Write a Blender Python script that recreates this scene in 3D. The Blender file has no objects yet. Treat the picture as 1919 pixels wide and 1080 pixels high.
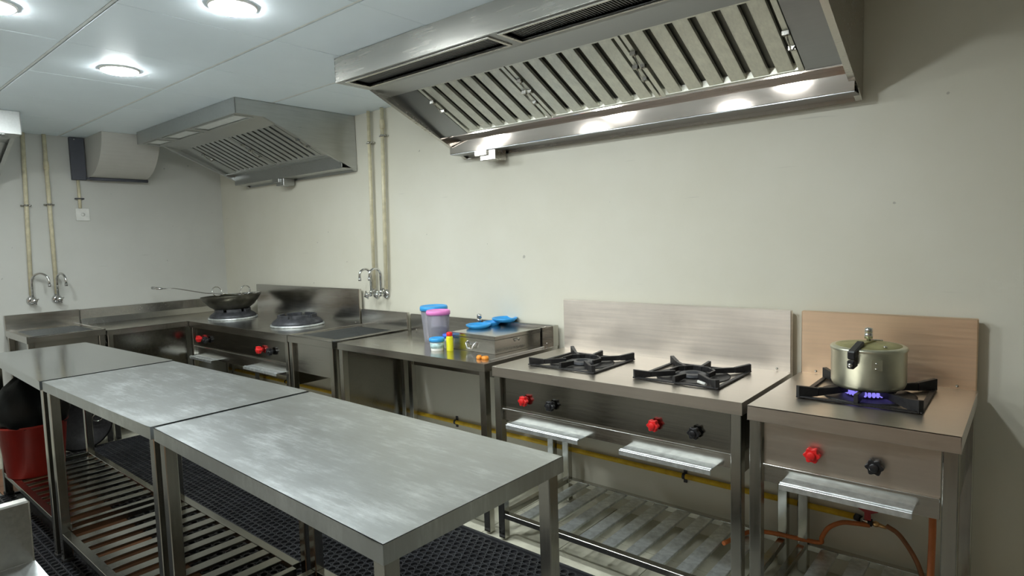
import bpy, bmesh, math, random
from mathutils import Vector, Matrix
random.seed(7)
PI = math.pi
SC = bpy.context.scene
COL = SC.collection

# ------------------------------------------------------------------ camera
def make_camera():
    yw, pt, rl = (math.radians(a) for a in (40.276, -4.49, -1.727))
    f = Vector((-math.sin(yw)*math.cos(pt), math.cos(yw)*math.cos(pt), math.sin(pt)))
    rt = Vector((math.cos(yw), math.sin(yw), 0)); up = rt.cross(f)
    R = math.cos(rl)*rt + math.sin(rl)*up
    U = -math.sin(rl)*rt + math.cos(rl)*up
    cd = bpy.data.cameras.new('camera'); co = bpy.data.objects.new('camera', cd)
    COL.objects.link(co)
    M = Matrix((R, U, -f)).transposed().to_4x4()
    M.translation = Vector((5.852, -2.727, 1.425))
    co.matrix_world = M
    cd.sensor_fit = 'HORIZONTAL'; cd.sensor_width = 36
    cd.lens = 1159.4/1919*36
    cd.clip_start = 0.02
    SC.camera = co
make_camera()

# ------------------------------------------------------------------ world / exposure / lamps' settings
W = bpy.data.worlds.new('world'); SC.world = W
W.use_nodes = True
W.node_tree.nodes['Background'].inputs[0].default_value = (0.75, 0.8, 0.8, 1)
W.node_tree.nodes['Background'].inputs[1].default_value = 0.05
SC.view_settings.view_transform = 'Standard'
SC.view_settings.look = 'None'
SC.view_settings.gamma = 1
SC.view_settings.use_curve_mapping = False
SC.view_settings.exposure = 0.0
ZC = 2.336                      # ceiling height
LAMP_STRENGTH = 265.0
FILL_STRENGTH = 7.0
FILL_COLOR = (1.0, 0.80, 0.58)
LAMP_COLOR = (0.93, 1.0, 1.0)
LAMPS = [(2.31, -1.545), (3.51, -1.545), (4.71, -1.545),
         (1.70, -2.165), (2.92, -2.165), (4.13, -2.165)]

# ------------------------------------------------------------------ materials
def nodemat(name):
    m = bpy.data.materials.new(name); m.use_nodes = True
    nt = m.node_tree
    return m, nt, nt.nodes['Principled BSDF']

def noise(nt, scale, stretch=(1, 1, 1), detail=4, rough=0.55, coord='Object'):
    tc = nt.nodes.new('ShaderNodeTexCoord'); mp = nt.nodes.new('ShaderNodeMapping')
    mp.inputs['Scale'].default_value = stretch
    n = nt.nodes.new('ShaderNodeTexNoise')
    n.inputs['Scale'].default_value = scale; n.inputs['Detail'].default_value = detail
    n.inputs['Roughness'].default_value = rough
    nt.links.new(tc.outputs[coord], mp.inputs[0]); nt.links.new(mp.outputs[0], n.inputs['Vector'])
    return n.outputs['Fac']

def ramp(nt, fac, stops):
    r = nt.nodes.new('ShaderNodeValToRGB')
    e = r.color_ramp.elements
    while len(e) < len(stops): e.new(0.5)
    for el, (p, c) in zip(e, stops):
        el.position = p; el.color = c if len(c) == 4 else (*c, 1)
    nt.links.new(fac, r.inputs[0])
    return r.outputs['Color']

def g(v): return (v, v, v, 1)

def bump(nt, bs, fac, strength, dist=0.01):
    b = nt.nodes.new('ShaderNodeBump')
    b.inputs['Strength'].default_value = strength; b.inputs['Distance'].default_value = dist
    nt.links.new(fac, b.inputs['Height']); nt.links.new(b.outputs[0], bs.inputs['Normal'])

def steel(name, col, r0, r1, stretch=(2, 40, 40), sc=3.0, bmp=0.05, var=0.12, cloud=1.0):
    m, nt, bs = nodemat(name)
    bs.inputs['Metallic'].default_value = 1
    n1 = noise(nt, sc, stretch, 5)
    n2 = noise(nt, 2.2*cloud, (1, 1, 1), 6, 0.65)
    mx = nt.nodes.new('ShaderNodeMath'); mx.operation = 'MULTIPLY_ADD'
    nt.links.new(n2, mx.inputs[0]); mx.inputs[1].default_value = 0.6
    ms = nt.nodes.new('ShaderNodeMath'); ms.operation = 'MULTIPLY'
    nt.links.new(n1, ms.inputs[0]); ms.inputs[1].default_value = 0.4
    nt.links.new(ms.outputs[0], mx.inputs[2])
    nt.links.new(ramp(nt, mx.outputs[0], [(0.3, g(r0)), (0.7, g(r1))]), bs.inputs['Roughness'])
    lo = tuple(c*(1-var) for c in col); hi = tuple(min(1, c*(1+var)) for c in col)
    nt.links.new(ramp(nt, mx.outputs[0], [(0.32, (*lo, 1)), (0.68, (*hi, 1))]), bs.inputs['Base Color'])
    bump(nt, bs, n1, bmp, 0.002)
    return m

def plain(name, col, rough=0.5, metal=0.0, var=0.08, sc=20, bmp=0.0, **kw):
    m, nt, bs = nodemat(name)
    f = noise(nt, sc, (1, 1, 1), 4)
    lo = tuple(c*(1-var) for c in col); hi = tuple(min(1, c*(1+var)) for c in col)
    nt.links.new(ramp(nt, f, [(0.3, (*lo, 1)), (0.7, (*hi, 1))]), bs.inputs['Base Color'])
    bs.inputs['Roughness'].default_value = rough; bs.inputs['Metallic'].default_value = metal
    for k, v in kw.items(): bs.inputs[k].default_value = v
    if bmp: bump(nt, bs, f, bmp, 0.003)
    return m

M = {}
M['steel'] = steel('stainless_steel', (0.56, 0.54, 0.50), 0.13, 0.30)
M['satin'] = steel('satin_stove_steel', (0.66, 0.61, 0.55), 0.30, 0.44, (2, 30, 30), var=0.08)
M['leg'] = steel('stainless_tube', (0.50, 0.49, 0.45), 0.12, 0.28, (30, 30, 2))
M['panel'] = steel('stainless_dark_reflection', (0.30, 0.29, 0.26), 0.10, 0.24, (2, 30, 30))  # dark reflections on the panels put into the steel colour
M['hood'] = steel('hood_steel', (0.57, 0.55, 0.51), 0.20, 0.32, (2, 30, 30), var=0.05, bmp=0.0, cloud=0.8)
M['hood_far'] = steel('hood_steel_dull', (0.52, 0.53, 0.52), 0.26, 0.42, (30, 2, 30))
M['hood_shaded'] = steel('hood_steel_shaded', (0.33, 0.34, 0.35), 0.26, 0.38, (2, 30, 30), var=0.05, bmp=0.0)  # hood steel darkened: dark reflections of the underside put into its colour
M['filter'] = steel('baffle_steel', (0.78, 0.78, 0.70), 0.38, 0.6, (30, 2, 30), var=0.18, cloud=4)
M['splash'] = steel('splash_steel', (0.86, 0.79, 0.72), 0.42, 0.58, (1, 1, 26), 3.0, 0.12, 0.15, 0.8)
M['splash_warm'] = steel('splash_steel_warm_reflection', (0.84, 0.63, 0.45), 0.42, 0.56, (1, 1, 26), 3.0, 0.12, 0.10, 0.8)  # warm reflection of the room put into the backsplash colour
M['alu'] = plain('aluminium_strip', (0.78, 0.82, 0.83), 0.42, 0.9, 0.2, 40)
M['chrome'] = plain('chrome', (0.7, 0.7, 0.7), 0.12, 1.0)
M['cooker'] = plain('cooker_aluminium', (0.62, 0.62, 0.50), 0.33, 0.92, 0.12, 9)
M['iron'] = plain('cast_iron', (0.022, 0.021, 0.022), 0.5, 0.25, 0.3, 60, 0.3)
M['iron_grey'] = plain('burner_iron', (0.07, 0.072, 0.08), 0.5, 0.5, 0.4, 30, 0.4)
M['wok'] = plain('wok_steel', (0.10, 0.095, 0.075), 0.38, 0.8, 0.35, 14, 0.1)
M['black'] = plain('black_plastic', (0.015, 0.015, 0.017), 0.35)
M['red'] = plain('red_knob', (0.75, 0.02, 0.02), 0.4, 0, 0.1)
M['red_lever'] = plain('red_lever', (0.35, 0.03, 0.03), 0.5)
M['binred'] = plain('red_bin', (0.42, 0.028, 0.018), 0.45)
M['bag'] = plain('bin_bag', (0.004, 0.005, 0.005), 0.42, 0, 0.3, 12, 0.5)
M['bag'].node_tree.nodes['Principled BSDF'].inputs['Specular IOR Level'].default_value = 0.25
M['rubber'] = plain('rubber_mat', (0.035, 0.036, 0.040), 0.33, 0, 0.3, 9)
M['rubber_foot'] = plain('rubber_foot', (0.02, 0.02, 0.02), 0.7)
M['pvc'] = plain('cream_pipe', (0.70, 0.64, 0.45), 0.4, 0, 0.15, 25)
M['white'] = plain('white_plastic', (0.78, 0.78, 0.74), 0.45)
M['duct'] = plain('duct_sheet', (0.55, 0.54, 0.50), 0.5, 0, 0.05, 4)
M['ductdark'] = plain('duct_dark', (0.075, 0.08, 0.10), 0.5)
M['yellow'] = plain('gas_pipe', (0.95, 0.58, 0.04), 0.4, 0, 0.2, 18)
M['hose'] = plain('orange_hose', (0.55, 0.16, 0.04), 0.45, 0, 0.15)
M['hosedark'] = plain('brown_hose', (0.30, 0.12, 0.045), 0.45, 0, 0.2)
M['brass'] = plain('brass', (0.75, 0.45, 0.2), 0.28, 1)
M['blue'] = plain('blue_lid', (0.04, 0.36, 0.80), 0.35)
M['bluedk'] = plain('violet_blue_lid', (0.07, 0.16, 0.72), 0.35)
M['pink'] = plain('pink_lid', (0.85, 0.25, 0.62), 0.35)
M['yel'] = plain('yellow_bottle', (0.85, 0.82, 0.02), 0.35)
M['orange'] = plain('orange_plastic', (0.85, 0.28, 0.03), 0.35, 0, 0.3, 60)
M['tea'] = plain('dark_contents', (0.05, 0.045, 0.07), 0.8, 0, 0.5, 60)
M['paper'] = plain('tub_print', (0.45, 0.62, 0.62), 0.5, 0, 0.35, 60)
M['board'] = plain('brown_board', (0.30, 0.13, 0.045), 0.6, 0, 0.3, 5)
M['grime'] = plain('dark_joint', (0.10, 0.105, 0.08), 0.9)
M['runner'] = plain('ceiling_runner', (0.80, 0.82, 0.80), 0.5)
M['slot'] = plain('ceiling_slot', (0.16, 0.17, 0.17), 0.9)
M['tile'] = plain('floor_tile', (0.60, 0.58, 0.47), 0.35, 0, 0.22, 7, 0.02)
M['tile_brown'] = plain('brown_floor_tile', (0.30, 0.13, 0.055), 0.45, 0, 0.3, 6, 0.02)
M['tile_grey'] = plain('grey_floor_tile', (0.21, 0.205, 0.18), 0.38, 0, 0.3, 6, 0.02)
M['gutter'] = steel('gutter_steel', (0.80, 0.70, 0.63), 0.05, 0.08, (2, 30, 30), var=0.03, bmp=0.0)
M['mesh'] = plain('vent_mesh', (0.17, 0.17, 0.15), 0.45, 0.8)
M['grille'] = plain('vent_grille', (0.22, 0.22, 0.21), 0.5, 0.6)
M['far_back'] = plain('far_filter_back', (0.62, 0.63, 0.62), 0.40, 0.8)
M['diffvent'] = plain('vent_bright_reflection', (0.80, 0.82, 0.80), 0.5)  # bright reflection on the far hood's vents put into their colour
M['wood'] = plain('reflection_door_wood', (0.70, 0.40, 0.22), 0.5, 0, 0.25, 5)
M['inside'] = plain('pot_stain', (0.36, 0.34, 0.16), 0.5, 0.5, 0.3, 20)

def wallmat(name, c1, c2, dots=True):
    m, nt, bs = nodemat(name)
    f = noise(nt, 1.1, (1, 1, 1), 6, 0.6)
    base = ramp(nt, f, [(0.3, c1), (0.7, c2)])
    # hairline plaster marks and specks (real marks on the wall)
    f2 = noise(nt, 7, (0.35, 0.35, 5), 3, 0.5)
    r2 = ramp(nt, f2, [(0.0, g(1)), (0.715, g(1)), (0.75, g(0.86)), (1, g(0.80))])
    mix = nt.nodes.new('ShaderNodeMixRGB'); mix.blend_type = 'MULTIPLY'; mix.inputs[0].default_value = 0.8
    nt.links.new(base, mix.inputs[1]); nt.links.new(r2, mix.inputs[2])
    f3 = noise(nt, 26, (1, 1, 1), 1, 0.3)
    r3 = ramp(nt, f3, [(0, g(1)), (0.80, g(1)), (0.82, g(0.6)), (1, g(0.5))])
    mix2 = nt.nodes.new('ShaderNodeMixRGB'); mix2.blend_type = 'MULTIPLY'; mix2.inputs[0].default_value = 0.8
    nt.links.new(mix.outputs[0], mix2.inputs[1]); nt.links.new(r3, mix2.inputs[2])
    nt.links.new(mix2.outputs[0], bs.inputs['Base Color'])
    bs.inputs['Roughness'].default_value = 0.55
    bump(nt, bs, noise(nt, 5, (1, 1, 1), 5), 0.08, 0.01)
    return m
M['wall'] = wallmat('cream_wall', (0.68, 0.655, 0.545, 1), (0.76, 0.74, 0.645, 1))
M['wallL'] = wallmat('left_wall_paint', (0.56, 0.56, 0.52, 1), (0.64, 0.64, 0.60, 1))
M['wallW'] = wallmat('warm_wall', (0.72, 0.62, 0.53, 1), (0.80, 0.71, 0.62, 1))
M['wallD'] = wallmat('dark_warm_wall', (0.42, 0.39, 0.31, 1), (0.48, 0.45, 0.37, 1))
M['ceil'] = plain('ceiling_tile', (0.84, 0.93, 0.98), 0.5, 0, 0.02, 3)

def tabletop(name, r0, r1, amt):
    m, nt, bs = nodemat(name)
    bs.inputs['Metallic'].default_value = 1
    a = noise(nt, 2.2, (1.6, 4, 1), 7, 0.72)           # cloudy wear
    b = noise(nt, 4, (2.5, 22, 1), 5, 0.65)            # rub marks along the table
    c = noise(nt, 9, (28, 3, 1), 3, 0.6)
    mx = nt.nodes.new('ShaderNodeMath'); mx.operation = 'MULTIPLY_ADD'; mx.inputs[1].default_value = 0.68
    ms = nt.nodes.new('ShaderNodeMath'); ms.operation = 'MULTIPLY'; ms.inputs[1].default_value = 0.32
    nt.links.new(b, ms.inputs[0]); nt.links.new(a, mx.inputs[0]); nt.links.new(ms.outputs[0], mx.inputs[2])
    nt.links.new(ramp(nt, mx.outputs[0], [(0.22, g(r0)), (0.70, g(r1))]), bs.inputs['Roughness'])
    nt.links.new(ramp(nt, mx.outputs[0], [(0.32, (0.54, 0.555, 0.555, 1)), (0.50, (0.60, 0.625, 0.63, 1)), (0.60, (0.60+0.12*amt, 0.63+0.12*amt, 0.64+0.12*amt, 1)), (0.72, (0.60+0.30*amt, 0.64+0.30*amt, 0.65+0.30*amt, 1))]), bs.inputs['Base Color'])
    bump(nt, bs, c, 0.05, 0.002)
    return m
M['table'] = tabletop('worn_table_steel', 0.275, 0.345, 1.15)
M['table_far'] = tabletop('polished_table_steel', 0.10, 0.17, 0.25)

def clearmat():
    m, nt, bs = nodemat('clear_plastic')
    bs.inputs['Base Color'].default_value = (0.93, 0.92, 1.0, 1)
    bs.inputs['Roughness'].default_value = 0.25
    bs.inputs['Transmission Weight'].default_value = 0.85
    bs.inputs['IOR'].default_value = 1.1
    return m
M['clear'] = clearmat()

def emit(name, col, s):
    m = bpy.data.materials.new(name); m.use_nodes = True
    nt = m.node_tree; nt.nodes.clear()
    e = nt.nodes.new('ShaderNodeEmission'); o = nt.nodes.new('ShaderNodeOutputMaterial')
    e.inputs[0].default_value = (*col, 1); e.inputs[1].default_value = s
    nt.links.new(e.outputs[0], o.inputs[0])
    return m
M['lamp'] = emit('lamp_diffuser', LAMP_COLOR, LAMP_STRENGTH)
M['tube'] = emit('fill_tube_glow', FILL_COLOR, FILL_STRENGTH)
M['flame'] = emit('gas_flame', (0.26, 0.22, 0.85), 1.1)

# ------------------------------------------------------------------ mesh helpers
class MB:
    def __init__(s): s.v = []; s.f = []; s.sm = []
    def add(s, vs, fs, smooth=False):
        o = len(s.v); s.v += [tuple(v) for v in vs]
        for f in fs: s.f.append([i+o for i in f]); s.sm.append(smooth)
        return s
    def box(s, x0, x1, y0, y1, z0, z1):
        v = [(x, y, z) for z in (z0, z1) for y in (y0, y1) for x in (x0, x1)]
        return s.add(v, [(0, 2, 3, 1), (4, 5, 7, 6), (0, 1, 5, 4), (2, 6, 7, 3), (0, 4, 6, 2), (1, 3, 7, 5)])
    def prism(s, poly, a0, a1, axis='x'):
        # poly: list of 2-D points; extruded along the axis
        def P(p, a):
            return (a, p[0], p[1]) if axis == 'x' else ((p[0], a, p[1]) if axis == 'y' else (p[0], p[1], a))
        n = len(poly)
        v = [P(p, a0) for p in poly] + [P(p, a1) for p in poly]
        f = [tuple(range(n)), tuple(range(2*n-1, n-1, -1))]
        f += [(i, i+n, (i+1) % n+n, (i+1) % n) for i in range(n)]
        return s.add(v, f)
    def tube(s, path, r, n=10, cap=True):
        P = [Vector(p) for p in path]; rings = []
        up = Vector((0, 0, 1))
        T0 = (P[1]-P[0]).normalized()
        if abs(T0.dot(up)) > 0.9: up = Vector((1, 0, 0))
        N = T0.cross(up).normalized()
        o = len(s.v); vs = []
        for i, p in enumerate(P):
            a = P[max(i-1, 0)]; b = P[min(i+1, len(P)-1)]
            T = (b-a).normalized()
            N = (N - T*N.dot(T)).normalized(); B = T.cross(N)
            rr = r[i] if isinstance(r, (list, tuple)) else r
            for k in range(n):
                t = 2*PI*k/n
                vs.append(p + (N*math.cos(t)+B*math.sin(t))*rr)
        fs = []
        for i in range(len(P)-1):
            for k in range(n):
                fs.append((i*n+k, i*n+(k+1) % n, (i+1)*n+(k+1) % n, (i+1)*n+k))
        s.add(vs, fs, True)
        if cap:
            m = len(P)-1
            s.f.append([o+k for k in range(n)][::-1]); s.sm.append(False)
            s.f.append([o+m*n+k for k in range(n)]); s.sm.append(False)
        return s
    def lathe(s, prof, c=(0, 0, 0), n=32, axis='z', smooth=True):
        vs = []; fs = []
        for (r, h) in prof:
            for k in range(n):
                t = 2*PI*k/n; a = r*math.cos(t); b = r*math.sin(t)
                if axis == 'z': vs.append((c[0]+a, c[1]+b, c[2]+h))
                elif axis == 'y': vs.append((c[0]+a, c[1]+h, c[2]+b))
                else: vs.append((c[0]+h, c[1]+a, c[2]+b))
        for i in range(len(prof)-1):
            for k in range(n):
                fs.append((i*n+k, i*n+(k+1) % n, (i+1)*n+(k+1) % n, (i+1)*n+k))
        o = len(s.v)
        s.add(vs, fs, smooth)
        if prof[0][0] > 1e-6: s.f.append([o+k for k in range(n)]); s.sm.append(False)
        if prof[-1][0] > 1e-6: s.f.append([o+(len(prof)-1)*n+k for k in range(n)]); s.sm.append(False)
        return s
    def torus(s, c, R, r, u=(1, 0, 0), w=(0, 0, 1), n=24, m=8, a0=0, a1=2*PI):
        u = Vector(u).normalized(); w = Vector(w).normalized(); c = Vector(c)
        full = abs(a1-a0-2*PI) < 1e-6
        pts = [c+(u*math.cos(a0+(a1-a0)*k/n)+w*math.sin(a0+(a1-a0)*k/n))*R for k in range(n+1)]
        return s.tube(pts, r, m, not full)
    def build(s, name, mat, parent=None, bevel=0, M4=None, seg=1):
        me = bpy.data.meshes.new(name)
        me.from_pydata(s.v, [], s.f)
        if M4: me.transform(M4)
        bm = bmesh.new(); bm.from_mesh(me)
        for f, q in zip(bm.faces, s.sm): f.smooth = q
        bmesh.ops.remove_doubles(bm, verts=bm.verts, dist=1e-6)
        bmesh.ops.recalc_face_normals(bm, faces=bm.faces)
        bm.to_mesh(me); bm.free()
        me.materials.append(mat)
        o = bpy.data.objects.new(name, me); COL.objects.link(o)
        if parent: o.parent = parent
        if bevel:
            b = o.modifiers.new('bevel', 'BEVEL'); b.width = bevel; b.segments = seg
            b.limit_method = 'ANGLE'; b.angle_limit = math.radians(40); b.use_clamp_overlap = True
        return o

def tag(o, label=None, cat=None, group=None, kind=None):
    if label: o['label'] = label
    if cat: o['category'] = cat
    if group: o['group'] = group
    if kind: o['kind'] = kind
    return o
def thing(name, label, cat, loc=(0, 0, 0), rz=0, group=None):
    o = bpy.data.objects.new(name, None); COL.objects.link(o)
    o.empty_display_size = 0.1
    o.location = loc; o.rotation_euler = (0, 0, rz)
    return tag(o, label, cat, group)
def box(*a): return MB().box(*a)
def dup(o, parent=None, loc=None):
    c = o.copy(); COL.objects.link(c)
    if parent: c.parent = parent
    if loc is not None: c.location = loc
    return c
def lab(o, t): o['label'] = t; return o

# ------------------------------------------------------------------ room shell
XR, YF = 8.3, -4.4
tag(box(-0.2, XR+0.2, 0, 0.2, -0.1, 2.6).build('wall_back', M['wall']), kind='structure')
tag(box(-0.2, 0, YF, 0, -0.1, 2.6).build('wall_left', M['wallL']), kind='structure')
tag(box(XR, XR+0.2, YF, 0, -0.1, 2.6).build('wall_right', M['wallD']), kind='structure')
tag(box(-0.2, XR+0.2, YF-0.2, YF, -0.1, 2.6).build('wall_front', M['wallW']), kind='structure')
floor = tag(box(0, XR, YF, 0, -0.1, -0.006).build('floor', M['grime']), kind='structure')
ceiling = tag(box(0, XR, YF, 0, ZC+0.012, 2.6).build('ceiling', M['slot']), kind='structure')
# unseen wooden door, added behind the photographer only for the steel to mirror
door = tag(box(4.35, 6.35, YF, YF+0.05, 0, 2.05).build('reflection_door', M['wood'], bevel=0.004), kind='structure')

# floor tiles: pale strip along the walls, brown tiles elsewhere
cols = [0.0, 0.31, 0.62]; 
while cols[-1] < XR: cols.append(min(XR, cols[-1]+0.40))
rows = [0.0, -0.31, -0.62, -1.02, -1.42, -1.63, -1.98]
while rows[-1] > YF: rows.append(max(YF, rows[-1]-0.40))
tp = {}
for i in range(len(cols)-1):
    for j in range(len(rows)-1):
        w, h = cols[i+1]-cols[i]-0.004, rows[j]-rows[j+1]-0.004
        if w < 0.05 or h < 0.05: continue
        k = 'tile' if (i < 2 or j < 2) else ('tile_brown' if (-2.0 < rows[j+1] < -1.5 and cols[i] < 4.6) else 'tile_grey')
        key = (round(w, 3), round(h, 3), k)
        loc = (cols[i], rows[j+1]+0.004, 0)
        if key not in tp:
            tp[key] = MB().box(0, w, 0, h, -0.006, 0).build('tile', M[k], floor); tp[key].location = loc
        else: dup(tp[key], floor, loc)

# ceiling tiles (2 ft grid)
TP = 0.62
ys = [0.0] + [-0.615-TP*k for k in range(7)]
xs = [3.245+TP*k for k in range(-6, 9)]
proto = {}
for j in range(len(ys)-1):
    y1 = min(ys[j]-(0.014 if j else 0), 0); y0 = max(ys[j+1]+0.002, YF)
    if y1-y0 < 0.05: continue
    for i in range(len(xs)-1):
        x0 = max(xs[i]+0.0018, 0); x1 = min(xs[i+1]-0.0018, XR)
        if x1-x0 < 0.03: continue
        key = (round(x1-x0, 3), round(y1-y0, 3))
        dz = random.uniform(-0.0008, 0.0008)
        if key not in proto:
            proto[key] = box(0, x1-x0, 0, y1-y0, 0, 0.011).build('ceiling_tile', M['ceil'], ceiling, bevel=0.0015)
            proto[key].location = (x0, y0, ZC+dz)
        else: dup(proto[key], ceiling, (x0, y0, ZC+dz))
for j in range(1, len(ys)):
    if ys[j] > YF+0.02:
        box(0, XR, ys[j]-0.0135, ys[j]-0.0025, ZC+0.0005, ZC+0.011).build('ceiling_runner', M['runner'], ceiling)

# ------------------------------------------------------------------ ceiling lamps
def downlight(x, y, label):
    t = thing('ceiling_light', label, 'light', (x, y, ZC), 0, 'recessed round ceiling lights')
    MB().lathe([(0.088, 0), (0.088, -0.007), (0.080, -0.010), (0.079, -0.004), (0.079, 0)], n=36).build('trim_ring', M['white'], t)
    MB().lathe([(0.080, -0.003), (0.077, -0.013), (0.055, -0.018), (0.0, -0.020)], n=36).build('diffuser', M['lamp'], t)
    return t
names = {(2.31, -1.545): 'lit round ceiling light farthest back, in front of the small far hood',
         (3.51, -1.545): 'lit round ceiling light nearest the large hood, at the top edge of the view',
         (4.71, -1.545): 'round ceiling light above the wide stove, just outside the top of the view',
         (1.70, -2.165): 'round ceiling light outside the left edge, over the far prep table',
         (4.13, -2.165): 'round ceiling light outside the view, over the nearest prep table',
         (2.92, -2.165): 'round lit ceiling light in the top left corner of the view'}
for p in LAMPS:
    downlight(*p, names.get(p))

# unseen tube lamp, added high behind the photographer as warm fill
t = thing('fill_tube', 'added warm fill tube lamp on the wall behind the photographer, outside the view', 'light', (6.6, YF, 2.02))
MB().box(-0.62, 0.62, 0.0, 0.04, -0.03, 0.03).build('fill_batten', M['white'], t, bevel=0.003)
MB().tube([(-0.58, 0.06, 0), (0.58, 0.06, 0)], 0.016, 12).build('tube', M['tube'], t)  # glowing tube of the added fill lamp
for x in (-0.59, 0.59): MB().box(x-0.01, x+0.01, 0.038, 0.08, -0.02, 0.02).build('fill_holder', M['white'], t)

# ------------------------------------------------------------------ prep tables
def leg_tube(x, y, z1, parent, s=0.019, z0=0.0, mat='leg'):
    MB().box(x-s, x+s, y-s, y+s, z0+0.012, z1).build('leg', M[mat], parent, bevel=0.0025)
def slats(parent, x0, x1, y0, y1, z, pitch=0.108, w=0.052, mat='leg', h=0.012):
    n = max(2, int((x1-x0-0.05)/pitch)); off = (x1-x0-(n-1)*pitch)/2
    p = None
    for i in range(n):
        x = x0+off+i*pitch
        if p is None:
            p = MB().box(-w/2, w/2, y0, y1, z-h, z).build('slat', M[mat], parent, bevel=0.0015); p.location = (x, 0, 0)
        else: dup(p, parent, (x, 0, 0))

def prep_table(x0, x1, yf0, yf1, yb0, yb1, label, h=0.85, mat='table'):
    t = thing('prep_table', label, 'table', ((x0+x1)/2, -1.73, 0), 0, 'row of steel prep tables in the foreground')
    cx, cy = (x0+x1)/2, -1.73
    P = [(x0-cx, yf0-cy), (x1-cx, yf1-cy), (x1-cx, yb1-cy), (x0-cx, yb0-cy)]
    m = MB()
    m.prism(P, h-0.003, h, 'z')
    d = 0.0025
    # folded down edges
    for a, b in ((0, 1), (1, 2), (2, 3), (3, 0)):
        A = Vector((*P[a], 0)); B = Vector((*P[b], 0)); N = Vector((-(B-A).y, (B-A).x, 0)).normalized()*d
        m.prism([tuple(A.xy), tuple(B.xy), tuple((B+N).xy), tuple((A+N).xy)], h-0.042, h, 'z')
    m.build('tabletop', M[mat], t, bevel=0.0022, seg=2)
    ins = 0.030
    L = [(P[0][0]+ins, P[0][1]+ins), (P[1][0]-ins, P[1][1]+ins), (P[2][0]-ins, P[2][1]-ins), (P[3][0]+ins, P[3][1]-ins)]
    for (x, y) in L:
        leg_tube(x, y, h-0.004, t)
        MB().box(x-0.022, x+0.022, y-0.022, y+0.022, 0.012, 0.028).build('foot', M['rubber_foot'], t, bevel=0.002)
    yA = L[0][1]+0.02; yB = L[3][1]-0.02; xA = L[0][0]+0.02; xB = L[1][0]-0.02
    for y in (L[0][1], L[3][1]):
        MB().box(xA, xB, y-0.017, y+0.017, 0.125, 0.150).build('shelf_rail', M['leg'], t, bevel=0.0015)
    for x in (L[0][0], L[1][0]):
        MB().box(x-0.015, x+0.015, yA, yB, 0.125, 0.150).build('shelf_rail', M['leg'], t, bevel=0.0015)
    slats(t, xA, xB, yA-0.004, yB+0.004, 0.146, 0.100, 0.050)
    return t
prep_table(1.215, 2.432, -1.985, -2.012, -1.500, -1.440, 'far prep table of the row, in front of the left wall sink, mirroring two pipes', 0.85, 'table_far')
prep_table(2.455, 3.664, -2.006, -1.990, -1.450, -1.412, 'middle prep table of the foreground row, brushed steel top with slatted shelf')
prep_table(3.684, 4.915, -1.987, -2.026, -1.417, -1.433, 'nearest prep table, large scratched steel top at the bottom centre')

# ------------------------------------------------------------------ appliance frame
def knob(parent, x, y, z, mat, s=1.0):
    m = MB(); n = 6
    vs = []
    prof = []
    for k in range(48):
        a = 2*PI*k/48
        r = 0.0215*s*(1+0.13*math.cos(n*a))
        prof.append((r*math.cos(a), r*math.sin(a)))
    m.prism([(x+p[0], z+p[1]) for p in prof], y-0.030*s, y-0.010*s, 'y')
    m.lathe([(0.0, -0.036*s), (0.012*s, -0.036*s), (0.013*s, -0.028*s)], (x, y, z), 20, 'y')
    m.lathe([(0.014*s, -0.011*s), (0.014*s, 0.0)], (x, y, z), 16, 'y')
    o = m.build('knob', mat, parent, bevel=0.0015)
    return o

def tray(parent, x0, x1, yf, z, depth=0.4):
    m = MB()
    # long flat drip tray whose folded front lip sticks out under the control panel
    m.prism([(yf-0.040, z-0.003), (yf-0.040, z-0.022), (yf-0.036, z-0.022), (yf-0.036, z-0.006), (yf+depth, z-0.006), (yf+depth, z-0.002),
             (yf-0.022, z-0.002), (yf-0.024, z+0.001), (yf-0.029, z+0.001), (yf-0.031, z-0.002)], x0, x1, 'x')
    m.build('drip_tray', M['alu'], parent, bevel=0.001)

def range_frame(t, x0, x1, yf, yb, z, apron, bs_h, shelf=True, splash='splash', leg='leg', top='steel'):
    m = MB()
    m.box(x0, x1, yf, yb, z-0.004, z)
    m.box(x0, x1, yf, yf+0.003, z-apron, z)
    m.box(x0, x1, yb-0.003, yb, z-apron, z)
    m.box(x0, x0+0.003, yf, yb, z-apron, z)
    m.box(x1-0.003, x1, yf, yb, z-apron, z)
    m.build('worktop', M[top], t, bevel=0.002, seg=2)
    if bs_h:
        m = MB().box(x0+0.004, x1-0.004, yb, yb+0.026, z-apron, z+bs_h)
        m.build('backsplash', M[splash], t, bevel=0.003)
        for x in (x0+0.06, x1-0.06):
            MB().lathe([(0.0, -0.004), (0.004, -0.004), (0.005, 0.0)], (x, yb, z+0.010), 10, 'y').build('screw', M['leg'], t)
    li = 0.024
    for x in (x0+li, x1-li):
        for y in (yf+li, yb-li):
            leg_tube(x, y, z-0.005, t, mat=leg)
    if shelf:
        zz = 0.135
        for y in (yf+li, yb-li):
            MB().box(x0+li+0.019, x1-li-0.019, y-0.016, y+0.016, zz-0.025, zz).build('shelf_rail', M['leg'], t, bevel=0.0015)
        for x in (x0+li, x1-li):
            MB().box(x-0.014, x+0.014, yf+li+0.019, yb-li-0.019, zz-0.025, zz).build('shelf_rail', M['leg'], t, bevel=0.0015)
        slats(t, x0+li+0.02, x1-li-0.02, yf+li+0.014, yb-li-0.014, zz-0.003, 0.112, 0.060, 'alu')

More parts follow.
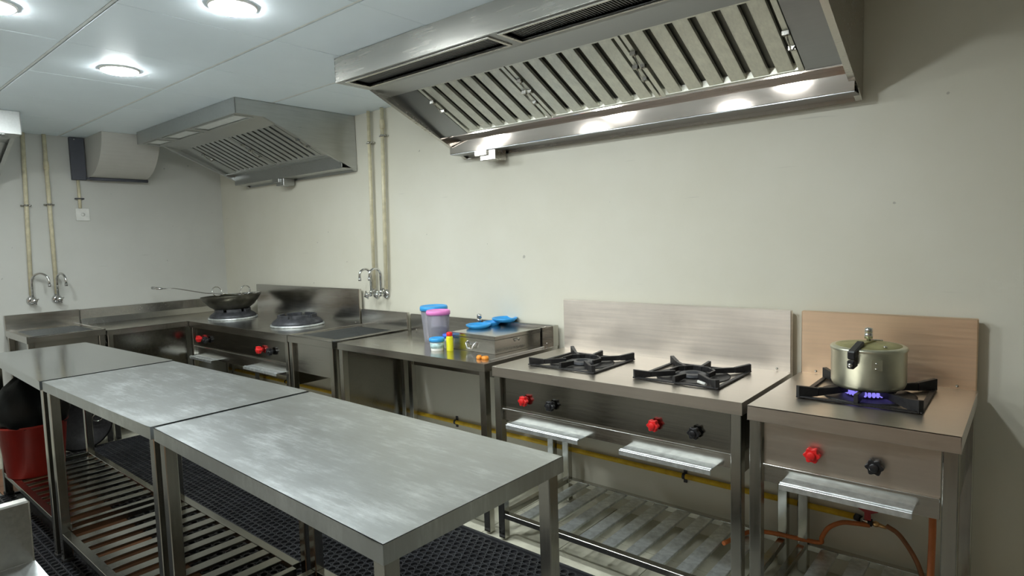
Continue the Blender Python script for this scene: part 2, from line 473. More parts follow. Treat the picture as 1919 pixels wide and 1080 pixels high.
def control_panel(t, x0, x1, yf, ztop, zlip, zbot, mat='panel'):
    y = yf+0.026
    MB().box(x0, x1, y, y+0.004, zlip, ztop).build('control_panel', M[mat], t)
    m = MB()
    m.box(x0, x1, y-0.016, y+0.006, zlip-0.006, zlip+0.003)
    m.box(x0, x1, y-0.001, y+0.004, zbot, zlip-0.006)
    m.build('panel_ledge', M['steel'], t, bevel=0.001)

def side_panels(t, x0, x1, yf, yb, z0, z1):
    for x in (x0+0.022, x1-0.025):
        MB().box(x, x+0.003, yf+0.045, yb-0.045, z0, z1).build('side_panel', M['panel'], t)

def pan_support(parent, cx, cy, z, s=0.18, h=0.030, mat='iron', q_=0.0):
    """square cast-iron grate: frame, octagonal inner ring, eight upright arms"""
    m = MB(); w = 0.016
    for a, b in ((-s, -s+w), (s-w, s)):
        m.box(cx+a, cx+b, cy-s, cy+s, z, z+0.006)
        m.box(cx-s+w, cx+s-w, cy+a, cy+b, z, z+0.006)
    def bar(a, b, z0a, z1a, z0b, z1b, th=0.006):
        A = Vector(a); B = Vector(b); d = (B-A).normalized(); N = Vector((-d.y, d.x))*th
        v = [(A.x-N.x, A.y-N.y, z0a), (A.x+N.x, A.y+N.y, z0a), (A.x+N.x, A.y+N.y, z1a), (A.x-N.x, A.y-N.y, z1a),
             (B.x-N.x, B.y-N.y, z0b), (B.x+N.x, B.y+N.y, z0b), (B.x+N.x, B.y+N.y, z1b), (B.x-N.x, B.y-N.y, z1b)]
        m.add(v, [(0, 1, 2, 3), (7, 6, 5, 4), (0, 4, 5, 1), (1, 5, 6, 2), (2, 6, 7, 3), (3, 7, 4, 0)])
    ri = 0.088
    oc = [(cx+ri*math.cos(PI/8+k*PI/4), cy+ri*math.sin(PI/8+k*PI/4)) for k in range(8)]
    for k in (0, 1, 2, 3, 4, 5, 6, 7):
        (bar(oc[k], oc[(k+1) % 8], z+0.004+q_, z+0.024+q_, z+0.004+q_, z+0.024+q_, 0.0045) if k in (7, 0, 1, 2, 3) else None)
    for k in (1, 2, 3, 5, 6, 7):
        a = k*PI/4
        c, sn = math.cos(a), math.sin(a)
        q = (s-0.004)/max(abs(c), abs(sn))
        rin = 0.074
        A = (cx+rin*c, cy+rin*sn); Mi = (cx+(q*0.72)*c, cy+(q*0.72)*sn); B = (cx+q*c, cy+q*sn)
        if k % 2:
            bar(A, Mi, z+0.004+q_, z+0.024+q_, z+0.002, z+0.024+q_, 0.007)
            bar(Mi, B, z+0.002, z+0.024+q_, z, z+h+0.010, 0.009)
        else:
            bar(A, B, z+0.004+q_, z+0.022+q_, z, z+h+0.004, 0.007)
    return m.build('pan_support', M[mat], parent, bevel=0.0015)

def burner(parent, cx, cy, z):
    MB().lathe([(0.0, -0.004), (0.15, -0.004), (0.15, 0.0035), (0.14, 0.0035), (0.125, 0.001), (0.0, 0.001)], (cx, cy, z), 32).build('drip_pan', M['iron'], parent)
    MB().lathe([(0.064, 0.0), (0.064, 0.006), (0.05, 0.012), (0.030, 0.012), (0.026, 0.005), (0.0, 0.005)], (cx, cy, z+0.001), 24).build('burner_head', M['iron_grey'], parent)

# ------------------------------------------------------------------ two-burner stove
t = thing('gas_stove', 'wide two-burner gas stove with pinkish steel backsplash and two red knobs', 'stove', (4.512, -0.33, 0))
ox = -4.512; oy = 0.33
X0, X1, YFs, YBs, ZS = 3.931+ox, 5.093+ox, -0.622+oy, -0.047+oy, 0.838
range_frame(t, X0, X1, YFs, YBs, ZS, 0.046, 0.259, top='satin')
control_panel(t, X0+0.045, X1-0.045, YFs, ZS-0.046, 0.642, 0.585)
side_panels(t, X0, X1, YFs, YBs, 0.56, ZS-0.045)
for kx, c, l in ((4.109, 'red', 'red'), (4.258, 'black', 'black'), (4.751, 'red', 'red'), (4.915, 'black', 'black')):
    lab(knob(t, kx+ox, YFs+0.026, 0.697, M[c]), l+' star-shaped gas knob')
tray(t, 4.040+ox, 4.430+ox, YFs, 0.592)
tray(t, 4.625+ox, 4.995+ox, YFs, 0.592)
for gx, gy in ((4.245, -0.340), (4.780, -0.320)):
    burner(t, gx+ox, gy+oy, ZS)
    pan_support(t, gx+ox, gy+oy, ZS+0.003, 0.180, 0.026)
MB().tube([(4.86+ox, -0.45+oy, ZS+0.012), (4.90+ox, -0.47+oy, ZS+0.010)], 0.006, 8).build('igniter_tip', M['white'], t)

# ------------------------------------------------------------------ single-burner stove
t = thing('gas_stove', 'narrow single-burner gas stove with backsplash tinted by a painted warm reflection, holding the pressure cooker', 'stove', (5.418, -0.35, 0))
ox = -5.418; oy = 0.35
X0, X1, YFs, YBs, ZO = 5.125+ox, 5.712+ox, -0.663+oy, -0.047+oy, 0.8445
range_frame(t, X0, X1, YFs, YBs, ZO, 0.050, 0.254, True, 'splash_warm', top='satin')
control_panel(t, X0+0.048, X1-0.048, YFs, ZO-0.050, 0.648, 0.585, 'satin')
side_panels(t, X0, X1, YFs, YBs, 0.56, ZO-0.045)
lab(knob(t, 5.328+ox, YFs+0.026, 0.712, M['red'], 1.05), 'red star-shaped gas knob')
lab(knob(t, 5.502+ox, YFs+0.026, 0.712, M['black'], 1.05), 'black star-shaped gas knob')
tray(t, 5.240+ox, 5.605+ox, YFs, 0.615)
burner(t, 5.415+ox, -0.300+oy, ZO)
pan_support(t, 5.415+ox, -0.300+oy, ZO+0.003, 0.185, 0.032, 'iron', 0.007)
m = MB()
for k in range(34):
    a = 2*PI*k/34; r = 0.070
    c = (5.415+ox+r*math.cos(a), -0.300+oy+r*math.sin(a), ZO+0.008)
    m.lathe([(0.003, -0.002), (0.0062, 0.004), (0.0055, 0.012), (0.0, 0.022)], c, 6)
lab(m.build('flame', M['flame'], t), 'blue violet gas flame')

# pressure cooker
PZ = ZO+0.0345
t = thing('pressure_cooker', 'dull aluminium pressure cooker with black handle on the lit single burner', 'pot', (5.420, -0.318, PZ))
R = 0.115
MB().lathe([(0.0, 0), (R*0.86, 0), (R*0.95, 0.006), (R, 0.020), (R, 0.128), (R+0.003, 0.132), (R+0.003, 0.140), (R-0.001, 0.144), (R-0.012, 0.145)], n=48).build('pot_body', M['cooker'], t)
MB().lathe([(R-0.010, 0.139), (R-0.014, 0.146), (R-0.03, 0.148), (0.05, 0.153), (0.0, 0.154)], n=40).build('lid', M['inside'], t)
dx, dy = math.cos(math.radians(-100)), math.sin(math.radians(-100))
def along(d, z, s=0): return (dx*d-dy*s, dy*d+dx*s, z)
def obar(m, d0, d1, z0a, z1a, z0b, z1b, w):
    v = [along(d0, z0a, -w), along(d0, z0a, w), along(d0, z1a, w), along(d0, z1a, -w), along(d1, z0b, -w), along(d1, z0b, w), along(d1, z1b, w), along(d1, z1b, -w)]
    m.add(v, [(0, 1, 2, 3), (7, 6, 5, 4), (0, 4, 5, 1), (1, 5, 6, 2), (2, 6, 7, 3), (3, 7, 4, 0)])
m = MB(); obar(m, -0.045, 0.075, 0.152, 0.158, 0.150, 0.160, 0.009)
m.build('lid_bar', M['inside'], t, bevel=0.001)
m = MB(); obar(m, 0.066, R+0.030, 0.150, 0.168, 0.112, 0.142, 0.013)
m.build('lid_handle', M['black'], t, bevel=0.004)
m = MB(); obar(m, R+0.002, R+0.034, 0.088, 0.112, 0.082, 0.112, 0.012)
lo = m.build('pot_handle', M['black'], t, bevel=0.004)
MB().lathe([(0.0, -0.005), (0.008, -0.004), (0.008, 0), (0, 0)], along(R+0.036, 0.096), 14, 'y').build('handle_screw', M['chrome'], lo)
m = MB()
a = math.radians(-74)
for q in range(6):
    b0 = a+q*0.045-0.02
    m.add([(math.cos(b0)*(R+0.0), math.sin(b0)*(R+0.0), 0.078), (math.cos(b0)*(R+0.003), math.sin(b0)*(R+0.003), 0.078),
           (math.cos(b0)*(R+0.003), math.sin(b0)*(R+0.003), 0.112), (math.cos(b0)*(R+0.0), math.sin(b0)*(R+0.0), 0.112),
           (math.cos(b0+.045)*(R+0.0), math.sin(b0+.045)*(R+0.0), 0.078), (math.cos(b0+.045)*(R+0.003), math.sin(b0+.045)*(R+0.003), 0.078),
           (math.cos(b0+.045)*(R+0.003), math.sin(b0+.045)*(R+0.003), 0.112), (math.cos(b0+.045)*(R+0.0), math.sin(b0+.045)*(R+0.0), 0.112)],
          [(0, 1, 2, 3), (7, 6, 5, 4), (0, 4, 5, 1), (1, 5, 6, 2), (2, 6, 7, 3), (3, 7, 4, 0)])
br = m.build('handle_bracket', M['cooker'], t)
for zz in (0.086, 0.104):
    MB().lathe([(0.005, -0.002), (0.005, 0.0), (0.0, 0.002)], (math.cos(a+.1)*(R+.004), math.sin(a+.1)*(R+.004), zz), 8).build('rivet', M['chrome'], br)
MB().lathe([(0.006, 0.150), (0.006, 0.166), (0.013, 0.168), (0.013, 0.184), (0.010, 0.187), (0.013, 0.190), (0.012, 0.203), (0.0, 0.207)], n=18).build('pressure_weight', M['chrome'], t)
m = MB(); m.tube([(0, 0, 0.163), (0.04, 0.018, 0.161)], 0.0025, 6); m.build('vent_pin', M['chrome'], t)
MB().lathe([(0.006, 0.148), (0.006, 0.154), (0.0, 0.156)], (0.06, -0.06, 0), 12).build('safety_plug', M['chrome'], t)

# ------------------------------------------------------------------ work table with the case and tubs
ZK = 0.841
t = thing('work_table', 'steel work table carrying the tubs and the steel case, left of wide stove', 'table', (3.285, -0.33, 0))
ox = -3.285; oy = 0.33
x0, x1, yf, yb = 2.685+ox, 3.880+ox, -0.618+oy, -0.047+oy
range_frame(t, x0, x1, yf, yb, ZK, 0.040, 0.112, False, 'steel')
MB().box(x0+0.05, x1-0.05, yb-0.03, yb-0.026, 0.62, ZK-0.04).build('back_stiffener', M['steel'], t)
for y in (yf+0.024, yb-0.024):
    MB().box(x0+0.043, x1-0.043, y-0.016, y+0.016, 0.11, 0.135).build('shelf_rail', M['leg'], t, bevel=0.0015)
slats(t, x0+0.045, x1-0.045, yf+0.038, yb-0.038, 0.132, 0.112, 0.060, 'alu')
# end upstand stub at the right
MB().box(x1-0.012, x1, yb-0.02, yb+0.026, ZK, ZK+0.112).build('end_trim', M['leg'], t)

# ------------------------------------------------------------------ sink unit between wok range and work table
def sink_unit(name, label, x0, x1, y0, y1, z, bs, loc, rz=0, front=True, depth=0.18, basin=(0.06, 0.06)):
    """local frame: front at y0, wall side y1"""
    t = thing(name, label, 'sink', loc, rz)
    bx0, bx1, by0, by1 = x0+basin[0], x1-basin[0], y0+basin[1]+0.01, y1-basin[1]-0.02
    m = MB()
    m.box(x0, bx0, y0, y1, z-0.003, z); m.box(bx1, x1, y0, y1, z-0.003, z)
    m.box(bx0, bx1, y0, by0, z-0.003, z); m.box(bx0, bx1, by1, y1, z-0.003, z)
    m.box(x0, x1, y0, y0+0.003, z-0.042, z); m.box(x0, x0+0.003, y0, y1, z-0.042, z); m.box(x1-0.003, x1, y0, y1, z-0.042, z)
    # raised rim
    m.box(x0, x0+0.010, y0, y1, z, z+0.005); m.box(x1-0.010, x1, y0, y1, z, z+0.005); m.box(x0, x1, y0, y0+0.010, z, z+0.005)
    m.build('worktop', M['steel'], t, bevel=0.001)
    m = MB(); d = depth
    m.box(bx0-0.002, bx0, by0, by1, z-d, z-0.001); m.box(bx1, bx1+0.002, by0, by1, z-d, z-0.001)
    m.box(bx0-0.002, bx1+0.002, by0-0.002, by0, z-d, z-0.001); m.box(bx0-0.002, bx1+0.002, by1, by1+0.002, z-d, z-0.001)
    m.box(bx0-0.002, bx1+0.002, by0-0.002, by1+0.002, z-d-0.002, z-d)
    b = m.build('basin', M['hood_far'], t)
    MB().lathe([(0.03, 0.001), (0.03, 0.004), (0.02, 0.002), (0.0, 0.002)], ((bx0+bx1)/2, (by0+by1)/2, z-d), 18).build('drain', M['chrome'], b)
    if bs:
        MB().box(x0, x1, y1, y1+0.024, z-0.04, z+bs).build('backsplash', M['steel'], t, bevel=0.002)
    for x in (x0+0.024, x1-0.024):
        for y in (y0+0.024, y1-0.024): leg_tube(x, y, z-0.004, t)
    MB().box(x1-0.026, x1-0.023, y0+0.045, y1-0.045, 0.14, z-0.045).build('side_panel', M['panel'], t)
    if front:
        MB().box(x0+0.045, x1-0.045, y0+0.026, y0+0.030, z-0.235, z-0.042).build('front_panel', M['steel'], t)
    for y in (y0+0.024, y1-0.024):
        MB().box(x0+0.043, x1-0.043, y-0.014, y+0.014, 0.11, 0.135).build('shelf_rail', M['leg'], t, bevel=0.0015)
    return t
sink_unit('sink_unit', 'narrow steel sink unit below the double taps, right of the wok range', -0.252, 0.252, -0.303, 0.283, 0.846, 0.112, (2.402, -0.33, 0))
# left wall sink: rotate so that local +y points to the wall (world -x)
sink_unit('sink_unit', 'steel sink against the left wall beneath two cream pipes', -0.235, 0.235, -0.31, 0.287, 0.855, 0.118, (0.32, -1.447, 0), PI/2, True, 0.16, (0.05, 0.06))

# left wall counter
t = thing('wall_counter', 'closed steel counter along the left wall running into the corner', 'counter', (0.32, -0.62, 0))
m = MB()
yA, yB = -0.585, 0.585
m.box(-0.29, 0.31, yA, yB, 0.842, 0.845); m.box(0.307, 0.31, yA, yB, 0.805, 0.845); m.box(-0.29, 0.31, yA, yA+0.003, 0.805, 0.845)
m.build('worktop', M['steel'], t, bevel=0.001)
MB().prism([(-0.315, 0.845), (-0.262, 0.845), (-0.288, 0.895), (-0.290, 0.970), (-0.315, 0.970)], yA, yB, 'y').build('backsplash', M['steel'], t, bevel=0.002)
MB().box(0.275, 0.280, yA+0.05, -0.02, 0.16, 0.805).build('front_panel', M['panel'], t)
for x in (-0.265, 0.285):
    for y in (yA+0.024, yB-0.024): leg_tube(x, y, 0.840, t)

# ------------------------------------------------------------------ wok range
ZW = 0.846
t = thing('wok_range', 'two-ring wok range with dark control panel in the far corner', 'stove', (1.40, -0.33, 0))
ox = -1.40; oy = 0.33
x0, x1, yf, yb = 0.640+ox, 2.135+ox, -0.628+oy, -0.047+oy
range_frame(t, x0, x1, yf, yb, ZW, 0.050, 0.255, False, 'steel')
control_panel(t, x0+0.045, x1-0.045, yf, ZW-0.050, 0.645, 0.560)
side_panels(t, x0, x1, yf, yb, 0.5, ZW-0.045)
for kx, c, l in ((0.790, 'red', 'red'), (0.905, 'black', 'black'), (1.745, 'red', 'red'), (1.890, 'black', 'black')):
    lab(knob(t, kx+ox, yf+0.026, 0.712, M[c], 1.15), l+' star-shaped gas knob')
tray(t, 0.70+ox, 1.08+ox, yf, 0.575)
tray(t, 1.59+ox, 2.04+ox, yf, 0.590)
for gx, gy in ((0.80, -0.340), (1.735, -0.310)):
    c = (gx+ox, gy+oy, ZW)
    MB().lathe([(0.185, 0), (0.190, 0.004), (0.188, 0.014), (0.176, 0.016), (0.174, 0.0)], c, 40).build('ring_base', M['alu'], t)
    m = MB().lathe([(0.178, 0.012), (0.178, 0.026), (0.165, 0.040), (0.140, 0.058), (0.132, 0.060), (0.120, 0.058), (0.112, 0.030), (0.10, 0.012)], c, 40)
    rb = m.build('burner_ring', M['iron_grey'], t)
    for k in range(6):
        a0 = k*PI/3+0.25; m = MB(); n = 8; pts = []
        inner = [(c[0]+0.120*math.cos(a0+0.85*i/n), c[1]+0.120*math.sin(a0+0.85*i/n)) for i in range(n+1)]
        outer = [(c[0]+0.138*math.cos(a0+0.85*i/n), c[1]+0.138*math.sin(a0+0.85*i/n)) for i in range(n+1)]
        m.prism(outer+inner[::-1], ZW+0.054, ZW+0.082, 'z').build('ring_lug', M['iron_grey'], rb, bevel=0.003)
    MB().lathe([(0.0, 0.02), (0.05, 0.02), (0.055, 0.0), (0.10, 0.0)], (c[0], c[1], c[2]+0.003), 24).build('burner_head', M['iron'], t)

# wok
t = thing('wok', 'dark steel wok with two loop handles on the left ring of the range', 'wok', (0.80, -0.340, ZW+0.066))
t.rotation_euler = (0.02, -0.045, 0)
prof = [(0.0, -0.012), (0.06, -0.010), (0.12, 0.006), (0.17, 0.042), (0.205, 0.082), (0.232, 0.125)]
inn = [(r-0.004 if r > 0 else 0, z+0.004) for r, z in prof][::-1]
MB().lathe(prof+[(0.229, 0.128)]+inn[1:], n=48).build('bowl', M['wok'], t)
MB().lathe([(0.0, 0.060), (0.175, 0.060)], n=32).build('cooking_residue', M['inside'], t)
dirs = [math.radians(183), math.radians(3)]
for a in dirs:
    c = Vector((0.225*math.cos(a), 0.225*math.sin(a), 0.160))
    m = MB().torus(c, 0.040, 0.005, (-math.sin(a), math.cos(a), 0), (0.25*math.cos(a), 0.25*math.sin(a), 1), 24, 6)
    m.build('loop_handle', M['chrome'], t)
# skimmer with a long handle lying in the wok
t = thing('skimmer', 'long-handled steel skimmer lying in the wok, handle pointing left', 'utensil', (0.80, -0.340, ZW+0.066))
hd = Vector((-0.80, -0.56, 0)).normalized()
m = MB(); p0 = Vector((0.10, 0.08, 0.135))
dirn = Vector((-0.62, -0.40, 0)).normalized()
tip = Vector((-0.530, -0.336, 0.190)); sd = Vector((-0.62*0+0.06, 0.04, 0.13))
m.tube([sd, Vector((-0.20, -0.125, 0.145)), tip*0.82+Vector((0, 0, 0.035)), tip], 0.0045, 8)
m.build('handle', M['chrome'], t)
m = MB(); m.tube([tip, tip+(tip-sd).normalized()*0.09], [0.009, 0.012], 8); m.build('grip', M['chrome'], t)
m = MB(); m.lathe([(0.0, 0), (0.075, 0.002), (0.088, 0.012), (0.090, 0.013), (0.076, -0.001), (0.0, -0.003)], n=28)
m.build('disc', M['chrome'], t, M4=Matrix.Translation((0.135, 0.085, 0.122)) @ Matrix.Rotation(-0.22, 4, 'Y'))

# ------------------------------------------------------------------ items on the work table
def tub(name, label, cat, x, y, z, r0, r1, h, bodymat, lidmat, lid_h=0.014, fill=0, group=None, band=None):
    t = thing(name, label, cat, (x, y, z), 0, group)
    MB().lathe([(0, 0), (r0*0.96, 0), (r0, 0.004), (r1, h), (r1-0.0015, h), (r0-0.0015, 0.005), (0, 0.003)], n=36).build('container', bodymat, t)
    lr = r1+0.004
    MB().lathe([(lr, h-0.010), (lr+0.001, h+lid_h*0.4), (lr-0.003, h+lid_h), (lr-0.008, h+lid_h), (lr-0.010, h+lid_h-0.004), (0, h+lid_h-0.004)], n=36).build('lid', lidmat, t)
    if fill:
        k = fill/h; rt = r0+(r1-r0)*k
        MB().lathe([(0, 0.006), (r0-0.003, 0.006), (rt-0.003, fill), (rt*0.5, fill+0.008), (0, fill+0.004)], n=30).build('contents', M['tea'], t)
    if band:
        MB().lathe([(r0+(r1-r0)*0.25+0.0006, h*0.25), (r0+(r1-r0)*0.75+0.0006, h*0.72)], n=36).build('printed_band', band, t)
    return t
tub('plastic_jar', 'tall clear plastic jar with sky blue lid, behind the pink-lidded jar', 'jar', 3.185, -0.290, ZK, 0.060, 0.076, 0.198, M['clear'], M['blue'], 0.016)
tub('plastic_jar', 'clear plastic jar with pink lid, half full of dark contents', 'jar', 3.318, -0.380, ZK, 0.052, 0.063, 0.190, M['clear'], M['pink'], 0.014, 0.085)
tub('plastic_tub', 'small tub with sky blue lid in front of the jars', 'tub', 3.405, -0.477, ZK, 0.034, 0.038, 0.060, M['white'], M['blue'], 0.010, 0, None, M['paper'])
tub('plastic_tub', 'small tub with violet blue lid, half hidden behind the yellow bottle', 'tub', 3.410, -0.392, ZK, 0.028, 0.030, 0.070, M['white'], M['bluedk'], 0.010)
t = thing('sauce_bottle', 'small yellow bottle with red cap beside the steel case', 'bottle', (3.470, -0.445, ZK))
MB().lathe([(0, 0), (0.017, 0), (0.0185, 0.003), (0.0185, 0.070), (0.016, 0.078), (0.010, 0.082), (0.010, 0.085)], n=24).build('bottle_body', M['yel'], t)
MB().lathe([(0.016, 0.080), (0.0165, 0.084), (0.0165, 0.096), (0.012, 0.101), (0, 0.101)], n=24).build('cap', M['red'], t)

# steel case
t = thing('steel_case', 'flat rectangular steel case with front handle on the work table', 'case', (3.610, -0.225, ZK), math.radians(-3))
cw, cd, chh = 0.164, 0.178, 0.094
m = MB().box(-cw, cw, -cd, cd, 0.0, 0.072); m.build('case_body', M['steel'], t, bevel=0.002)
m = MB().box(-cw-0.002, cw+0.002, -cd-0.002, cd+0.002, 0.074, chh); m.build('case_lid', M['steel'], t, bevel=0.002)
hb = MB().box(-0.045, 0.03, -cd-0.002, -cd+0.001, 0.036, 0.052).build('handle_plate', M['chrome'], t)
m = MB().tube([(-0.040, -cd-0.001, 0.052), (-0.042, -cd-0.012, 0.046), (-0.026, -cd-0.018, 0.018), (0.011, -cd-0.018, 0.018), (0.027, -cd-0.014, 0.046), (0.025, -cd-0.001, 0.052)], 0.0045, 8)
m.build('handle', M['chrome'], t)
m = MB().tube([(cw+0.002, -0.03, 0.050), (cw+0.010, -0.03, 0.062), (cw+0.010, 0.0, 0.062), (cw+0.002, 0.0, 0.050)], 0.003, 6)
m.build('latch', M['chrome'], t)
# flat steel strip beside the case
t = tag(MB().box(3.845, 3.857, -0.55, -0.12, ZK, ZK+0.008).build('steel_strip', M['chrome'], bevel=0.001), 'thin bright steel strip lying beside the case near table end', 'strip')
# orange clip
t = thing('plastic_clip', 'small orange plastic clip at the front corner of the work table', 'clip', (3.795, -0.520, ZK), 0.4)
m = MB(); m.lathe([(0.0, 0), (0.018, 0.0), (0.020, 0.006), (0.016, 0.014), (0, 0.016)], (0, 0, 0), 8); m.build('clip_body', M['orange'], t)
m = MB(); m.lathe([(0.0, 0), (0.014, 0.0), (0.016, 0.008), (0.010, 0.018), (0, 0.019)], (-0.032, 0.004, 0), 7); m.build('clip_jaw', M['orange'], t)
# blue lids / shallow bowls behind the case
def blue_lid(x, y, z, r, tilt, label):
    t = thing('blue_lid', label, 'lid', (x, y, z), 0, 'sky blue plastic lids behind the steel case')
    t.rotation_euler = tilt
    MB().lathe([(0.0, 0.0), (r*0.80, 0.0), (r*0.86, 0.006), (r, 0.012), (r+0.002, 0.020), (r-0.004, 0.022), (r-0.010, 0.014), (r*0.8, 0.008), (0, 0.006)], n=32).build('lid_disc', M['blue'], t)
    MB().lathe([(r*0.6, 0.007), (r*0.62, 0.011), (r*0.64, 0.007)], n=28).build('lid_rib', M['blue'], t)
blue_lid(3.470, -0.217, ZK+0.0945, 0.070, (0.0, 0.0, 0), 'sky blue lid lying on the left front edge of the steel case')
blue_lid(3.462, -0.095, ZK+0.0945, 0.050, (0.0, 0.0, 0.2), 'small sky blue lid on the case, between the other two blue lids')
blue_lid(3.530, -0.060, ZK+0.1165, 0.072, (0.0, 0.0, 0.4), 'sky blue lid topmost at the back of the steel case')
# small chrome pepper mill standing behind
t = thing('steel_dispenser', 'slim chrome dispenser standing behind the blue lids', 'dispenser', (3.375, -0.110, ZK))
MB().lathe([(0, 0), (0.022, 0), (0.022, 0.01), (0.012, 0.018), (0.010, 0.10), (0.013, 0.105), (0.013, 0.125), (0.008, 0.13)], n=20).build('dispenser_body', M['chrome'], t)
MB().lathe([(0.010, 0.128), (0.014, 0.132), (0.015, 0.150), (0.008, 0.156), (0, 0.157)], (0.003, 0, 0), 18).build('dispenser_head', M['chrome'], t)

# ------------------------------------------------------------------ hoods
def hood(label, loc, rz, L, R, YF_, yS, z0, zb, mat, fx0, fx1, npan, nb, vents, ventmat, fmat, box_x, marks=(1,)):
    """local frame: wall at y=0, front at y=YF_ (negative); z0 = bottom of the front face, zb = bottom at the wall"""
    t = thing('extractor_hood', label, 'hood', loc, rz)
    th = 0.004
    zt = ZC-0.001
    Y1 = -0.004
    m = MB()
    m.box(L, R, YF_, YF_+th, z0, zt)                                # front fascia
    m.box(L, R, YF_+th, Y1, zt-0.003, zt)                           # top
    m.build('fascia', M[mat], t, bevel=0.001)
    prof = [(YF_, zt), (YF_, z0), (yS, z0), (Y1, zb), (Y1, zt)]
    for xa, nm in ((L, 'side_panel'), (R-th, 'side_panel')):
        m = MB(); m.prism(prof, xa, xa+th, 'x')
        # flange folded inward along the sloping bottom edge
        xi = (xa+th, xa+0.024) if xa == L else (xa-0.020, xa)
        m.prism([(yS, z0), (Y1, zb), (Y1, zb+0.004), (yS, z0+0.004)], xi[0], xi[1], 'x')
        m.build(nm, M[mat], t)
    # bottom strip with vents
    m = MB()
    a, b = YF_+th, yS
    v0, v1 = a+0.022, b-0.050
    m.box(L+th, R-th, a, v0, z0, z0+0.003); m.box(L+th, R-th, v1, b, z0, z0+0.003)
    xs = [L+th]+[q for v in vents for q in v]+[R-th]
    for i in range(0, len(xs), 2):
        m.box(xs[i], xs[i+1], v0, v1, z0, z0+0.003)
    m.build('intake_strip', M['hood_shaded'] if mat == 'hood' else M[mat], t, bevel=0.0008)
    for (xa, xb) in vents:
        f = MB()
        w = 0.010
        f.box(xa-0.012, xb+0.012, v0-w, v0+0.002, z0-0.006, z0); f.box(xa-0.012, xb+0.012, v1-0.002, v1+w, z0-0.006, z0)
        f.box(xa-0.012, xa+0.002, v0, v1, z0-0.006, z0); f.box(xb-0.002, xb+0.012, v0, v1, z0-0.006, z0)
        fo = f.build('vent_frame', M[mat], t, bevel=0.001)
        if ventmat == 'mesh':
            g_ = MB(); n = int((xb-xa)/0.0125)
            for k in range(n):
                x = xa+0.006+k*0.0125
                g_.box(x, x+0.005, v0, v1, z0+0.012, z0+0.020)
            for k in range(6):
                y = v0+(v1-v0)*(k+0.5)/6
                g_.box(xa, xb, y-0.0015, y+0.0015, z0+0.018, z0+0.022)
            tag(g_.build('vent_grille', M['grille'], fo), kind='stuff')
            MB().box(xa, xb, v0, v1, z0+0.035, z0+0.038).build('vent_backing', M['iron'], fo)
        else:
            MB().box(xa, xb, v0, v1, z0+0.004, z0+0.007).build('vent_panel', M['diffvent'], fo)
    # plate between intake strip and filters, side plates beside the filters
    yT, zT, yB, zB = yS+0.13, z0-0.017, -0.20, zb+0.106
    m = MB()
    m.prism([(yS-0.004, z0), (yT, zT), (yT, zT+0.004), (yS-0.004, z0+0.004)], L+th, R-th, 'x')
    off = 0.004
    for xa, xb in ((L+th, fx0), (fx1, R-th)):
        if xb-xa > 0.01: m.prism([(yT, zT), (yB, zB), (yB, zB+off), (yT, zT+off)], xa, xb, 'x')
    m.build('inner_plate', M['hood_shaded'] if mat == 'hood' else M[mat], t)
    # rear grease gutter (stepped)
    m = MB()
    m.box(L+th, R-th, yB, yB+0.004, zB-0.006, zB+0.024)             # filter rest
    MB().box(L+th, R-th, yB+0.003, -0.125, zB-0.0062, zB-0.002).build('gutter_ledge', M['hood_shaded'] if mat == 'hood' else M[mat], t)
    m.build('filter_rest', M['gutter'] if mat == 'hood' else M[mat], t, bevel=0.0008)
    m = MB()
    m.box(L+th, R-th, -0.129, -0.125, zb+0.020, zB-0.004)
    m.build('gutter', M['gutter'] if mat == 'hood' else M[mat], t, bevel=0.0008)
    MB().box(L+th, R-th, -0.1255, Y1, zb+0.016, zb+0.020).build('gutter_base', M['hood_shaded'] if mat == 'hood' else M[mat], t)
    MB().box(L+th, R-th, Y1-0.003, Y1, zb, zb+0.06).build('wall_flange', M[mat], t)
    # baffle filters
    pw = (fx1-fx0)/npan
    def sl(y): return zT+(zB-zT)*(y-yT)/(yB-yT)
    for p in range(npan):
        a, b = fx0+p*pw+0.004, fx0+(p+1)*pw-0.004
        fr = MB()
        for q0, q1 in ((a, a+0.020), (b-0.020, b)):
            fr.prism([(yT, sl(yT)), (yB, sl(yB)), (yB, sl(yB)+0.03), (yT, sl(yT)+0.03)], q0, q1, 'x')
        for q0, q1 in ((yT, yT+0.008), (yB-0.008, yB)):
            fr.prism([(q0, sl(q0)+0.001), (q1, sl(q1)+0.001), (q1, sl(q1)+0.03), (q0, sl(q0)+0.03)], a+0.018, b-0.018, 'x')
        fo = fr.build('filter_frame', M[fmat], t, bevel=0.001)
        pitch = (b-a-0.040)/nb
        bk = MB(); bk.prism([(yT, sl(yT)+0.030), (yB, sl(yB)+0.030), (yB, sl(yB)+0.034), (yT, sl(yT)+0.034)], a, b, 'x')
        bk.build('filter_back', M['mesh'] if mat == 'hood' else M['far_back'], fo)
        bp = None
        for k in range(nb):
            x = a+0.020+pitch*(k+0.5); w = pitch*0.33
            if bp is None:
                bm_ = MB()
                bm_.prism([(yT, sl(yT)+0.004), (yB, sl(yB)+0.004), (yB, sl(yB)+0.007), (yT, sl(yT)+0.007)], -w, w, 'x')
                bm_.prism([(yT, sl(yT)+0.004), (yB, sl(yB)+0.004), (yB, sl(yB)+0.020), (yT, sl(yT)+0.020)], -w, -w+0.002, 'x')
                bm_.prism([(yT, sl(yT)+0.004), (yB, sl(yB)+0.004), (yB, sl(yB)+0.020), (yT, sl(yT)+0.020)], w-0.002, w, 'x')
                bp = bm_.build('baffle', M[fmat], fo); bp.location = (x, 0, 0)
            else: dup(bp, fo, (x, 0, 0))
